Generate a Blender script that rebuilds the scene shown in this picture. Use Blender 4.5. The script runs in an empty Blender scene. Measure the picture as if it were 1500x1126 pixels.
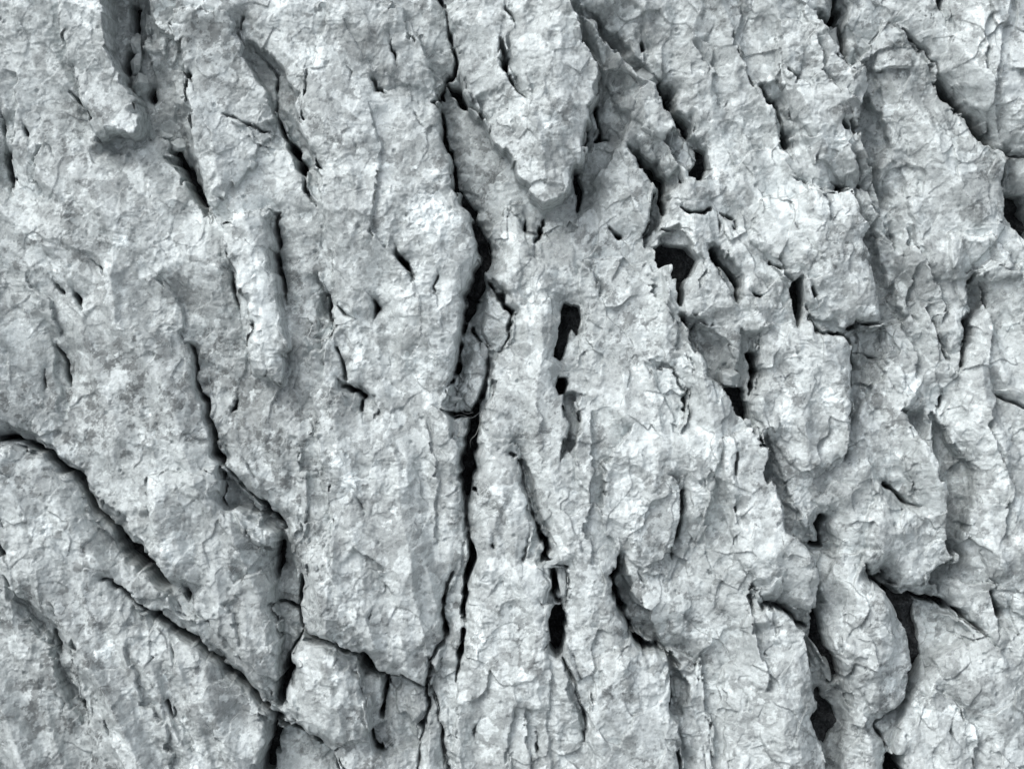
import bpy, bmesh, math, random, heapq
import numpy as np
from mathutils import Vector, Matrix, noise as mnoise

# ------------------------------------------------------------------ camera, sky, sun, exposure
S = 0.001                                   # one photo pixel on the rock = 1 mm
PHI = math.radians(62)                      # steepness of the rock face
EU = Vector((1, 0, 0))
EV = Vector((0, math.cos(PHI), math.sin(PHI)))
EN = Vector((0, -math.sin(PHI), math.cos(PHI)))
CEN = Vector((0, 0, 1.35))
LENS = 85.0
DIST = 1.5 * LENS / 36.0

scene = bpy.context.scene
cam = bpy.data.cameras.new('camera')
cam.lens = LENS
cam.sensor_width = 36
cam.clip_end = 1000
cam_o = bpy.data.objects.new('camera', cam)
scene.collection.objects.link(cam_o)
ROT = Matrix((EU, EV, EN)).transposed()     # columns: right, up the face, out of the face
cam_o.matrix_world = Matrix.Translation(CEN + EN * DIST) @ ROT.to_4x4()
scene.camera = cam_o

SUN_LOCAL = Vector((-0.44, 0.66, 0.56)).normalized()     # towards the sun, in the face's own axes
SUN_DIR = ROT @ SUN_LOCAL
world = bpy.data.worlds.new('World')
scene.world = world
world.use_nodes = True
wn = world.node_tree.nodes
bg = wn['Background']
sky = wn.new('ShaderNodeTexSky')
sky.sky_type = 'NISHITA'
sky.sun_disc = False
sky.sun_elevation = math.asin(SUN_DIR.z)
sky.sun_rotation = math.atan2(SUN_DIR.x, SUN_DIR.y)
sky.dust_density = 4.0
sky.air_density = 0.7
sky.ozone_density = 1.0
hs = wn.new('ShaderNodeHueSaturation')         # overcast: the same sky, greyed
hs.inputs['Saturation'].default_value = 0.25
world.node_tree.links.new(sky.outputs[0], hs.inputs['Color'])
world.node_tree.links.new(hs.outputs[0], bg.inputs[0])
bg.inputs[1].default_value = 0.15

sun = bpy.data.lights.new('sun', 'SUN')
sun.energy = 0.72
sun.angle = math.radians(40)
sun.color = (1.0, 0.97, 0.93)
sun_o = bpy.data.objects.new('sun', sun)
scene.collection.objects.link(sun_o)
sun_o.rotation_euler = SUN_DIR.to_track_quat('Z', 'Y').to_euler()

scene.view_settings.view_transform = 'Standard'
scene.view_settings.look = 'None'
scene.view_settings.gamma = 1.0
scene.view_settings.use_curve_mapping = False
scene.cycles.max_bounces = 6
scene.cycles.diffuse_bounces = 5
scene.view_settings.exposure = 0.82

rng = random.Random(7)
C = scene.collection

# ------------------------------------------------------------------ numpy noise helpers
def _hash(ix, iy, seed):
    with np.errstate(over='ignore'):
        h = ix.astype(np.uint32) * np.uint32(374761393) + iy.astype(np.uint32) * np.uint32(668265263) + np.uint32((seed * 974634777) & 0xffffffff)
        h = (h ^ (h >> np.uint32(13))) * np.uint32(1274126177)
        h ^= h >> np.uint32(16)
        h = h * np.uint32(2246822519)
        h ^= h >> np.uint32(15)
    return h

def _rnd(ix, iy, seed):
    return (_hash(ix, iy, seed) & np.uint32(0xffff)).astype(np.float32) * np.float32(1 / 65535.0)

def gnoise(x, y, seed=0):
    fx0 = np.floor(x); fy0 = np.floor(y)
    ix = fx0.astype(np.int32); iy = fy0.astype(np.int32)
    fx = (x - fx0).astype(np.float32); fy = (y - fy0).astype(np.float32)
    u = fx * fx * fx * (fx * (fx * 6 - 15) + 10); v = fy * fy * fy * (fy * (fy * 6 - 15) + 10)
    def g(dx, dy):
        a = _rnd(ix + dx, iy + dy, seed) * np.float32(2 * math.pi)
        return np.cos(a) * (fx - dx) + np.sin(a) * (fy - dy)
    a = g(0, 0); a += u * (g(1, 0) - a)
    b = g(0, 1); b += u * (g(1, 1) - b)
    return (a + v * (b - a)) * 1.5

def fbm(x, y, oct_, seed, gain=0.5):
    t = 0; a = 1.0
    for k in range(oct_):
        t = t + a * gnoise(x, y, seed + 31 * k)
        x = x * 2.03 + 17.1; y = y * 2.03 - 9.7; a *= gain
    return t

def ridged(x, y, oct_, seed, gain=0.5):
    t = 0; a = 1.0
    for k in range(oct_):
        t = t + a * (1 - np.abs(gnoise(x, y, seed + 31 * k)) * 1.6)
        x = x * 2.07 + 5.3; y = y * 2.07 + 2.9; a *= gain
    return t

def voronoi(x, y, seed):
    """F1, F2, cell id hash, offset from the nearest point"""
    ix0 = np.floor(x).astype(np.int32); iy0 = np.floor(y).astype(np.int32)
    f1 = np.full(x.shape, 9.0, np.float32); f2 = np.full(x.shape, 9.0, np.float32)
    cid = np.zeros(x.shape, np.float32); ox = np.zeros(x.shape, np.float32); oy = np.zeros(x.shape, np.float32)
    for dx in (-1, 0, 1):
        for dy in (-1, 0, 1):
            ix = ix0 + dx; iy = iy0 + dy
            qx = (x - (ix + _rnd(ix, iy, seed))).astype(np.float32); qy = (y - (iy + _rnd(ix, iy, seed + 1))).astype(np.float32)
            d = np.sqrt(qx * qx + qy * qy)
            near = d < f1
            f2 = np.where(near, f1, np.minimum(f2, d))
            f1 = np.where(near, d, f1)
            cid = np.where(near, _rnd(ix, iy, seed + 2), cid)
            ox = np.where(near, qx, ox); oy = np.where(near, qy, oy)
    return f1, f2, cid, ox, oy

def facets(x, y, seed, c=.55, tilt=.9, step=.25):
    """lowest of many tilted shallow bowls: flat faces meeting in sharp ridges"""
    ix0 = np.floor(x).astype(np.int32); iy0 = np.floor(y).astype(np.int32)
    best = np.full(x.shape, 9.0, np.float32)
    for dx in (-1, 0, 1):
        for dy in (-1, 0, 1):
            ix = ix0 + dx; iy = iy0 + dy
            qx = (x - (ix + _rnd(ix, iy, seed))).astype(np.float32); qy = (y - (iy + _rnd(ix, iy, seed + 1))).astype(np.float32)
            r2 = qx * qx + qy * qy
            v = c * r2 + tilt * ((_rnd(ix, iy, seed + 2) - .5) * qx + (_rnd(ix, iy, seed + 3) - .5) * qy) + step * _rnd(ix, iy, seed + 4) + 1.2 * np.maximum(r2 - 1.0, 0)
            best = np.minimum(best, v)
    return best

def sstep(a, b, x):
    t = np.clip((x - a) / (b - a), 0, 1)
    return t * t * (3 - 2 * t)

# ------------------------------------------------------------------ the grid: even in view, stretched outside it
STEP = 1.32
def axis(lo, hi, far_lo, far_hi):
    core = np.arange(lo, hi + STEP, STEP)
    def grow(start, far, sgn):
        out = []; s = STEP; p = start
        while (p < far) if sgn > 0 else (p > far):
            s *= 1.05; p += sgn * s; out.append(p)
        return out
    return np.array(grow(lo, far_lo, -1)[::-1] + list(core) + grow(hi, far_hi, 1), np.float32)
xs = axis(-25, 1525, -1700, 3200)
ys = axis(-25, 1151, -1300, 2100)
NX, NY = len(xs), len(ys)
X, Y = np.meshgrid(xs, ys)

# warped coordinates make every traced edge ragged
WM = .15 + 1.5 * sstep(-.3, .5, gnoise(X / 55, Y / 55, 8))
WX = X + 4.5 * gnoise(X / 38, Y / 38, 1) + WM * 4.0 * fbm(X / 32, Y / 36, 3, 2, .55)
WY = Y + 4.5 * gnoise(X / 38, Y / 38, 4) + WM * 4.0 * fbm(X / 32, Y / 36, 3, 5, .55)

_f1, _f2, _c1, _, _ = voronoi(WX / 19, WY / 27, 7)          # angular chips along the edges
WX += 3.4 * (_c1 - .5); WY += 3.4 * ((_c1 * 7.7) % 1 - .5)

_f1, _f2, _c2, _ox2, _oy2 = voronoi((X + 9 * gnoise(X / 30, Y / 30, 151)) / 44, (Y + 9 * gnoise(X / 30, Y / 30, 152)) / 58, 153)
_f1, _f2, _c3, _ox3, _oy3 = voronoi((X + 4 * gnoise(X / 12, Y / 12, 155)) / 18, (Y + 4 * gnoise(X / 12, Y / 12, 156)) / 24, 157)
VX = WX + 11 * (_c2 - .5) + 6.0 * (_c3 - .5); VY = WY + 11 * ((_c2 * 7.7) % 1 - .5) + 6.0 * ((_c3 * 7.7) % 1 - .5)

def window(pts, m):
    px = [p[0] for p in pts]; py = [p[1] for p in pts]
    a, b = np.searchsorted(xs, [min(px) - m, max(px) + m]); c, d = np.searchsorted(ys, [min(py) - m, max(py) + m])
    return slice(c, d), slice(a, b)

def seg_field(pts, win, col=2, broken=False):
    """distance, side (+1 = picture right when traced downwards), third value and 0..1 position along the nearest segment"""
    x, y = (VX[win], VY[win]) if broken else (WX[win], WY[win])
    best = np.full(x.shape, 1e9, np.float32); side = np.zeros(x.shape, np.float32); val = np.zeros(x.shape, np.float32); pos = np.zeros(x.shape, np.float32)
    L = [0.0]
    for a, b in zip(pts, pts[1:]): L.append(L[-1] + math.hypot(b[0] - a[0], b[1] - a[1]))
    for i, (a, b) in enumerate(zip(pts, pts[1:])):
        dx = b[0] - a[0]; dy = b[1] - a[1]; l2 = dx * dx + dy * dy + 1e-6
        t = np.clip(((x - a[0]) * dx + (y - a[1]) * dy) / l2, 0, 1)
        qx = x - a[0] - t * dx; qy = y - a[1] - t * dy
        d = np.sqrt(qx * qx + qy * qy)
        near = d < best
        best = np.where(near, d, best)
        cr = -(dx * (y - a[1]) - dy * (x - a[0]))
        side = np.where(near, np.sign(cr), side)
        if len(a) > col: val = np.where(near, a[col] + t * (b[col] - a[col]), val)
        pos = np.where(near, (L[i] + t * math.sqrt(l2)) / L[-1], pos)
    return best, side, val, pos

def poly_sd(pts, win, broken=False):
    p = list(pts) + [pts[0]]
    d, _, _, _ = seg_field(p, win, 2, broken)
    x, y = (VX[win], VY[win]) if broken else (WX[win], WY[win])
    ins = np.zeros(x.shape, bool)
    for (x0, y0), (x1, y1) in zip(p, p[1:]):
        if y0 == y1: continue
        c = ((y0 > y) != (y1 > y)) & (x < (x1 - x0) * (y - y0) / (y1 - y0) + x0)
        ins ^= c
    return np.where(ins, -d, d)

# ------------------------------------------------------------------ what was traced on the rock (photo pixels)
# cracks: (x, y, width)
CRACKS = [
 [(100,135,2),(112,147,5),(122,160,3)],
 [(188,0,10),(186,45,8),(180,80,9),(176,98,7)],
 [(207,125,8),(211,136,9)],
 [(246,216,10),(262,240,16),(280,268,16),(292,295,12),(300,315,5)],
 [(325,165,2),(345,175,5),(368,186,4),(385,195,4)],
 [(375,75,2),(400,110,3),(405,165,4),(410,185,8),(425,215,13),(440,245,13),(447,262,6),(455,285,4),(460,300,2)],
 [(458,225,3),(464,238,10),(471,246,3)],
 [(390,308,3),(408,308,6)],
 [(407,308,6),(405,345,6),(400,365,7),(405,385,7),(412,420,7),(418,445,3)],
 [(338,400,3),(345,425,6),(352,455,3)],
 [(571,55,2),(573,72,5),(579,98,2)],
 [(546,113,4),(557,127,7),(568,135,2)],
 [(643,-10,5),(655,25,5),(660,55,5),(666,85,7),(660,103,9),(648,115,9)],
 [(648,112,9),(665,126,14),(690,155,9),(709,172,4)],
 [(650,118,8),(640,140,7),(633,146,5),(646,162,7),(652,200,11),(658,222,8),(664,245,10),(669,275,16),(676,292,15),(690,305,11),(693,325,10),(703,345,18),(712,365,23),(708,385,19),(700,402,25),(691,430,26),(684,455,22),(676,478,9),(671,502,8),(668,535,12),(657,560,8),(654,568,3)],
 [(712,408,5),(730,430,7),(748,450,8),(745,475,5),(736,507,3)],
 [(692,478,8),(706,500,3),(714,522,4),(714,545,5),(709,572,8),(700,595,12),(692,625,23),(686,660,29),(681,700,24),(680,728,11)],
 [(650,600,5),(665,610,12),(688,606,9)],
 [(694,718,8),(703,727,2)],
 [(682,727,6),(683,760,6),(688,795,7),(691,820,15),(683,845,12),(676,885,8),(677,903,12),(683,913,4)],
 [(677,925,7),(671,955,11),(669,972,7),(667,1000,3)],
 [(660,838,3),(652,855,4),(650,890,8),(649,935,7),(640,955,4),(633,972,4),(628,1010,7),(622,1050,6),(613,1105,3),(610,1135,3)],
 [(633,1010,3),(643,1050,3),(648,1090,5),(651,1135,5)],
 [(437,845,6),(434,885,9),(433,912,7),(450,930,9),(490,943,9),(520,960,9),(540,977,17),(552,988,8),(575,995,3),(600,1003,2),(628,1012,4)],
 [(436,925,5),(425,960,5),(418,985,12),(411,1005,16),(408,1032,9)],
 [(394,885,4),(415,888,6),(433,897,8)],
 [(402,800,14),(404,830,12),(400,850,5)],
 [(-10,640,8),(25,645,10),(60,662,12),(90,690,13),(110,710,11),(130,740,9),(150,765,8),(170,790,15),(190,812,27),(215,835,28),(236,860,16)],
 [(150,850,4),(185,875,6),(215,900,8),(255,925,10),(285,945,15),(305,965,12),(345,990,8),(375,1025,9),(400,1050,11),(430,1072,9),(460,1085,7),(480,1100,5),(500,1135,4)],
 [(402,1055,13),(396,1085,17),(390,1110,22),(387,1135,22)],
 [(562,1000,7),(560,1030,9),(556,1052,8)],
 [(535,1062,4),(545,1080,8),(556,1102,9)],
 [(495,1095,3),(480,1108,4)],
 [(265,868,4),(272,874,8),(276,880,3)],
 [(70,928,3),(78,950,6),(81,962,3)],
 [(117,1030,7),(119,1040,6)],
 [(238,1025,6),(243,1035,6),(252,1050,3)],
 [(155,1055,2),(163,1070,4)],
 [(-5,790,7),(2,805,9)],
 [(265,500,2),(275,515,7),(283,540,9),(290,570,9),(300,590,10),(302,612,6),(312,640,9),(315,668,13),(322,679,9)],
 [(318,685,5),(322,712,6),(328,742,3)],
 [(325,678,4),(345,705,6),(370,733,6),(398,758,11),(412,776,5)],
 [(340,588,6),(340,600,10),(337,605,4)],
 [(74,506,3),(88,525,6),(94,545,7),(95,565,4)],
 [(59,540,3),(57,560,6),(58,578,2)],
 [(105,428,5),(116,445,8),(122,452,3)],
 [(84,418,3),(88,428,5)],
 [(480,432,5),(483,450,6),(480,470,5)],
 [(495,445,2),(506,458,4),(523,468,2)],
 [(585,368,4),(595,385,10),(605,413,4)],
 [(638,405,3),(640,430,4)],
 [(544,440,4),(549,452,9),(547,467,2)],
 [(497,508,5),(504,530,5),(509,552,4)],
 [(508,562,5),(522,572,9),(530,583,7)],
 [(524,590,7),(527,600,5)],
 [(742,15,2),(750,36,5)],
 [(733,62,4),(736,95,9),(745,120,6),(772,147,3)],
 [(875,150,6),(875,180,7),(880,198,9),(894,201,3)],
 [(862,185,4),(860,205,4)],
 [(848,248,10),(848,280,14),(850,306,6)],
 [(896,57,5),(903,67,8)],
 [(941,56,8),(943,66,12)],
 [(972,120,6),(980,142,15),(984,158,8),(996,170,14),(1010,192,11)],
 [(935,215,5),(950,240,10),(970,258,16),(975,278,12),(973,312,5)],
 [(962,282,6),(956,308,5),(942,336,5)],
 [(999,301,5),(1020,308,6),(1041,307,6)],
 [(996,252,3),(1003,265,6)],
 [(1078,325,5),(1082,335,4)],
 [(1060,313,3),(1075,322,5)],
 [(893,333,3),(908,345,5)],
 [(797,318,4),(794,335,7),(788,352,5)],
 [(768,318,3),(770,330,6)],
 [(1118,125,4),(1130,145,9),(1145,170,6),(1150,195,7)],
 [(1152,203,10),(1158,213,12)],
 [(1158,100,3),(1170,110,5)],
 [(1198,18,8),(1222,30,14),(1231,10,14),(1232,-10,13)],
 [(1232,30,5),(1240,60,6),(1243,86,4)],
 [(1238,181,7),(1242,188,9)],
 [(1255,232,2),(1258,255,4),(1262,272,5)],
 [(1231,271,8),(1234,272,7)],
 [(1269,356,6),(1275,385,5)],
 [(1325,42,5),(1345,60,6),(1363,72,5),(1372,90,6),(1377,112,5),(1381,126,15),(1392,141,20),(1405,152,12),(1420,165,14),(1435,185,19),(1445,205,19),(1456,217,7)],
 [(1456,217,5),(1470,226,5),(1505,233,4)],
 [(1470,230,11),(1472,272,7)],
 [(1375,-8,11),(1380,16,4)],
 [(1190,419,5),(1196,433,6)],
 [(1188,464,6),(1200,478,7),(1220,487,7),(1245,497,10),(1252,511,11),(1254,535,9),(1249,570,6),(1240,612,5)],
 [(1250,477,5),(1270,473,7),(1294,473,5)],
 [(1250,515,3),(1290,525,3),(1304,536,2)],
 [(1107,427,6),(1114,428,5)],
 [(1130,385,4),(1148,392,4)],
 [(1372,472,3),(1383,500,5),(1392,522,4),(1400,528,2)],
 [(1428,413,8),(1434,404,4)],
 [(1423,465,6),(1415,500,7),(1409,537,4)],
 [(1455,577,2),(1475,588,5),(1505,594,5)],
 [(1378,577,6),(1378,590,5)],
 [(1298,708,4),(1315,722,8),(1335,736,5),(1352,743,2)],
 [(1003,470,6),(1010,490,4)],
 [(745,664,5),(754,668,4)],
 [(762,675,4),(766,700,5),(770,720,5),(785,765,5),(795,790,8),(797,815,13),(815,820,4),(832,829,6)],
 [(812,833,7),(812,850,9),(819,878,7)],
 [(826,965,3),(845,1000,4),(853,1050,4),(858,1085,3)],
 [(840,957,2),(852,990,2)],
 [(775,780,2),(768,820,3)],
 [(1001,572,3),(1000,605,5)],
 [(1000,722,5),(996,765,5),(986,820,3)],
 [(1075,663,5),(1078,692,4)],
 [(1079,748,6),(1080,753,5)],
 [(905,820,11),(900,850,13),(908,890,11),(920,910,6),(928,930,9),(945,948,11),(962,950,8)],
 [(980,1000,8),(985,1040,6)],
 [(992,1100,7),(1000,1135,5)],
 [(1099,868,5),(1102,892,3)],
 [(785,1068,2),(786,1102,4)],
 [(1120,884,4),(1145,890,5),(1165,905,6),(1185,922,5)],
 [(1212,762,11),(1206,800,9),(1195,798,9)],
 [(1270,827,5),(1300,864,8),(1320,882,10)],
 [(1340,876,9),(1380,882,13),(1412,897,10),(1440,925,4),(1457,946,3)],
 [(1453,868,2),(1460,888,6),(1466,905,7)],
 [(1335,1002,9),(1325,1030,7),(1310,1042,3),(1288,1056,5),(1285,1065,5),(1300,1097,4)],
 [(1100,515,10),(1104,545,12),(1100,575,6)],
 [(1022,470,3),(1018,478,5)],
 [(1048,366,8),(1058,388,9),(1075,398,10),(1083,418,9),(1081,440,4)],
 [(38,189,5),(40,197,7)],
 [(3,180,7),(5,195,6)],
 [(4,225,12),(6,255,12)],
 [(355,32,4),(356,40,5)],
]
# holes down to dark earth
HOLES = [
 [(963,360),(976,356),(990,360),(1008,362),(1014,374),(1022,381),(1016,392),(1009,408),(1006,437),(1002,448),(998,441),(997,408),(986,404),(985,386),(963,386)],
 [(1163,415),(1175,408),(1179,440),(1177,465),(1170,474),(1164,455)],
 [(830,443),(845,447),(847,468),(846,490),(838,478),(831,490),(826,505),(822,527),(814,520),(812,508),(818,485),(826,465)],
 [(818,552),(826,550),(830,562),(828,574),(821,576),(815,566)],
 [(822,888),(828,900),(827,925),(824,955),(815,959),(806,945),(805,910),(812,897)],
 [(1067,570),(1090,571),(1098,595),(1096,617),(1080,607)],
 [(1024,210),(1033,214),(1038,240),(1030,256),(1016,256),(1015,245),(1024,238)],
 [(1200,893),(1206,925),(1215,955),(1230,968),(1233,1000),(1226,1008),(1215,972),(1205,950),(1194,935),(1195,900)],
 [(1203,1018),(1226,1043),(1229,1070),(1216,1097),(1201,1088),(1195,1058)],
 [(1320,878),(1341,884),(1351,930),(1358,965),(1352,985),(1335,1007),(1331,990),(1341,975),(1331,930)],
 [(1475,284),(1510,282),(1515,358),(1486,332),(1477,315)],
 [(1303,1108),(1324,1104),(1327,1140),(1298,1140)],
]
# scarps: traced downwards the ground drops on the picture's right, traced upwards on its left: (points, drop, reach)
SCARPS = [
 ([(145,-25),(152,0),(158,40),(163,75),(172,100),(183,125),(204,144),(209,165),(205,188),(180,199),(155,205),(140,198)], 42, 42),
 ([(322,335),(310,300),(292,240),(287,195),(280,150),(267,95),(258,40),(255,-25)], 20, 38),
 ([(190,160),(225,190),(240,225),(265,250),(285,290),(295,312)], 14, 22),
 ([(330,20),(352,50),(358,90),(385,130),(398,150),(398,170),(375,180)], 22, 22),
 ([(478,275),(470,245),(458,210),(440,170),(434,125),(400,95),(375,60)], 16, 30),
 ([(390,308),(400,350),(405,400),(418,470),(425,520),(424,548),(418,563),(395,548),(372,540)], 20, 34),
 ([(372,540),(366,510),(374,470),(356,410),(340,380)], 10, 20),
 ([(594,10),(600,35),(618,60),(632,105),(650,118)], 10, 22),
 ([(648,118),(640,142),(652,190),(658,222),(668,275),(690,320),(697,350),(705,370),(697,400),(688,430),(678,470),(668,510),(656,560)], 30, 40),
 ([(655,640),(672,670),(680,720),(682,790)], 14, 24),
 ([(712,175),(722,205),(745,232),(752,258),(778,284),(800,299),(826,286),(838,275),(850,235),(860,200),(862,160),(877,140),(875,110),(868,85),(850,60),(844,30),(815,-25)][::-1], 44, 46),
 ([(700,140),(712,175)], 14, 30),
 ([(855,12),(880,48),(905,85),(932,108),(960,122),(975,142),(981,180),(967,196),(985,215),(998,232),(1002,255)], 30, 34),
 ([(920,210),(935,225),(955,262),(965,280),(955,310),(940,340),(945,370)], 22, 30),
 ([(850,15),(870,35),(885,60)], 10, 20),
 ([(1003,465),(1015,510),(1035,540),(1060,560),(1078,606),(1100,628),(1112,640)], 30, 40),
 ([(1110,625),(1118,660),(1125,700),(1140,730),(1150,770),(1175,795),(1192,822),(1195,855),(1190,890),(1200,922)], 34, 40),
 ([(1205,35),(1230,75),(1250,98),(1260,87),(1267,110),(1258,135),(1250,152),(1255,190),(1272,232),(1282,270),(1295,310)], 40, 46),
 ([(1210,280),(1245,275),(1256,300),(1275,335),(1275,348),(1268,358),(1278,400),(1285,445),(1296,470),(1262,470),(1248,478)], 34, 36),
 ([(1180,450),(1190,465),(1222,488),(1248,500)], 14, 26),
 ([(1250,515),(1252,545),(1247,560),(1246,600),(1238,650),(1230,690)], 26, 34),
 ([(1325,42),(1362,72),(1377,110),(1392,140),(1418,160),(1435,190),(1446,208)][::-1], 16, 30),
 ([(1420,165),(1440,200),(1470,228),(1472,270),(1478,310)], 18, 30),
 ([(1425,400),(1428,430),(1420,465),(1410,520)], 20, 24),
 ([(1360,440),(1372,475),(1385,500),(1397,530)], 14, 20),
 ([(1320,590),(1340,620),(1365,680),(1382,740),(1384,770),(1397,822),(1372,842),(1385,875)], 36, 42),
 ([(1415,790),(1424,745),(1426,700),(1400,662),(1390,620)], 20, 24),
 ([(1297,708),(1318,722),(1352,743)][::-1], 14, 20),
 ([(1268,828),(1300,865),(1320,895),(1334,950),(1340,978),(1325,1020),(1290,1052)], 34, 30),
 ([(1110,870),(1130,890),(1175,920),(1188,955),(1193,1000),(1196,1060),(1206,1095),(1216,1145)], 42, 40),
 ([(1385,880),(1350,885),(1330,870),(1300,850),(1270,826)], 24, 30),
 ([(1452,868),(1466,905),(1462,940)], 14, 20),
 ([(1300,1150),(1310,1080),(1330,1030),(1350,1000)], 20, 22),
 ([(895,830),(900,860),(910,895),(930,930),(962,952),(978,965),(980,1000),(985,1045),(1000,1060),(998,1090),(1002,1140)], 26, 36),
 ([(905,835),(930,880),(965,925),(1000,985)], -14, 26),
 ([(1098,850),(1100,890),(1098,930)], 12, 22),
 ([(640,955),(628,1010),(615,1090)], 14, 26),
 ([(437,910),(470,925),(520,955),(560,985),(600,1002),(626,1012)], -18, 30),
 ([(190,812),(236,860),(270,868),(300,905),(350,960),(400,1010)][::-1], 0, 30),
 ([(0,650),(60,668),(100,705),(150,770),(190,815),(240,862)], -26, 42),
 ([(155,850),(215,900),(285,945),(345,990),(400,1050),(480,1100),(520,1140)], -22, 36),
 ([(215,740),(225,800),(255,845),(285,855),(292,850)], -14, 24),
 ([(5,870),(40,915),(70,940),(75,985),(100,1030),(130,1062)], 16, 34),
 ([(80,880),(105,930),(120,1000),(130,1040)][::-1], 12, 26),
 ([(265,500),(283,540),(300,592),(313,645),(320,680)], 14, 24),
 ([(320,680),(365,735),(410,770)], -20, 30),
 ([(330,740),(370,765),(412,782),(408,800),(385,808)], 24, 22),
 ([(340,860),(380,840),(398,880),(405,900),(402,970)], 16, 26),
 ([(475,620),(490,560),(470,520),(455,525)], 0, 20),
 ([(440,930),(480,950),(520,985),(535,1040),(538,1080)], 24, 26),
 ([(430,920),(420,980),(415,1040)][::-1], 0, 20),
 ([(480,470),(488,445),(482,425)], 12, 18),
 ([(456,560),(468,640),(480,700),(487,770),(486,830)][::-1], 12, 34),
 ([(445,880),(448,840),(460,800),(480,800)], 12, 20),
 ([(832,570),(831,600),(833,640),(824,675)], 18, 16),
 ([(858,570),(852,600),(855,630),(840,665)][::-1], 10, 14),
 ([(820,440),(830,470),(820,520)], 10, 14),
 ([(762,675),(770,720),(795,790)], 10, 22),
 ([(745,640),(758,665),(765,700)], 10, 16),
 ([(955,540),(985,548),(1000,575),(1002,610),(998,640)], 14, 20),
 ([(975,690),(1000,715),(998,770),(985,820)], 16, 20),
 ([(1035,690),(1032,740),(1030,800)], -10, 22),
 ([(855,375),(870,405),(872,435)], 12, 18),
 ([(865,0),(900,40),(940,85)], 0, 18),
 ([(1105,480),(1112,520),(1110,570)], 12, 18),
 ([(1155,255),(1200,275),(1216,290),(1215,330)], 12, 20),
 ([(80,-25),(90,0),(95,60),(115,130),(135,190),(140,200)][::-1], 12, 30),
 ([(72,215),(55,240),(48,262),(60,290)], -12, 20),
 ([(5,100),(28,120),(30,160),(15,230),(18,300)], -10, 24),
 ([(735,55),(742,100),(775,150)], 14, 22),
 ([(500,20),(520,70),(550,120),(590,140)], 6, 24),
 ([(785,300),(775,320),(790,350)], 0, 14),
 ([(1480,-10),(1450,80),(1445,150),(1460,215)], 10, 30),
 ([(1330,330),(1370,400),(1385,450),(1380,480)], 12, 28),
 ([(885,745),(889,705),(896,660),(926,620)], 20, 34),
 ([(455,525),(470,515),(478,490),(490,470),(484,448),(478,425),(472,398)], 22, 28),
 ([(1240,205),(1255,240),(1268,272),(1300,325),(1330,375)], 16, 30),
 ([(1295,390),(1305,440),(1345,500),(1350,560)], 16, 30),
 ([(1190,55),(1203,100),(1232,132),(1250,150)], 14, 26),
 ([(1085,15),(1076,65),(1100,120),(1118,128)], 12, 26),
 ([(1020,60),(1045,95),(1050,130),(1062,160)], 12, 26),
 ([(1345,380),(1336,450),(1352,480)], 12, 26),
 ([(960,940),(1020,975),(1040,1050),(1045,1140)], 14, 34),
 ([(1100,905),(1118,983),(1112,1010)], 14, 30),
 ([(868,600),(872,680),(860,760),(866,830)], 14, 30),
 ([(940,400),(975,440),(990,480),(985,520)], 12, 26),
 ([(765,1030),(772,1090),(770,1140)], 12, 16), ([(748,1030),(742,1085),(745,1140)], 10, 16),
 ([(180,930),(200,1000),(240,1060),(255,1140)], 14, 34), ([(330,880),(352,930),(352,950)], 12, 24),
 ([(30,400),(70,440),(80,500)], 12, 30), ([(225,400),(262,450),(268,500)], 14, 30), ([(440,640),(452,720),(440,800)], 10, 30),
 ([(540,150),(560,260),(548,340),(590,380)], 10, 34), ([(520,800),(560,830),(580,870)], -10, 26), ([(620,620),(640,700),(630,800)], 8, 30),
 ([(1440,20),(1425,90),(1450,150)], 10, 30), ([(1460,560),(1450,640),(1475,720),(1470,800)], 10, 34), ([(1370,1000),(1420,1060),(1430,1140)], 10, 34),
]
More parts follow.
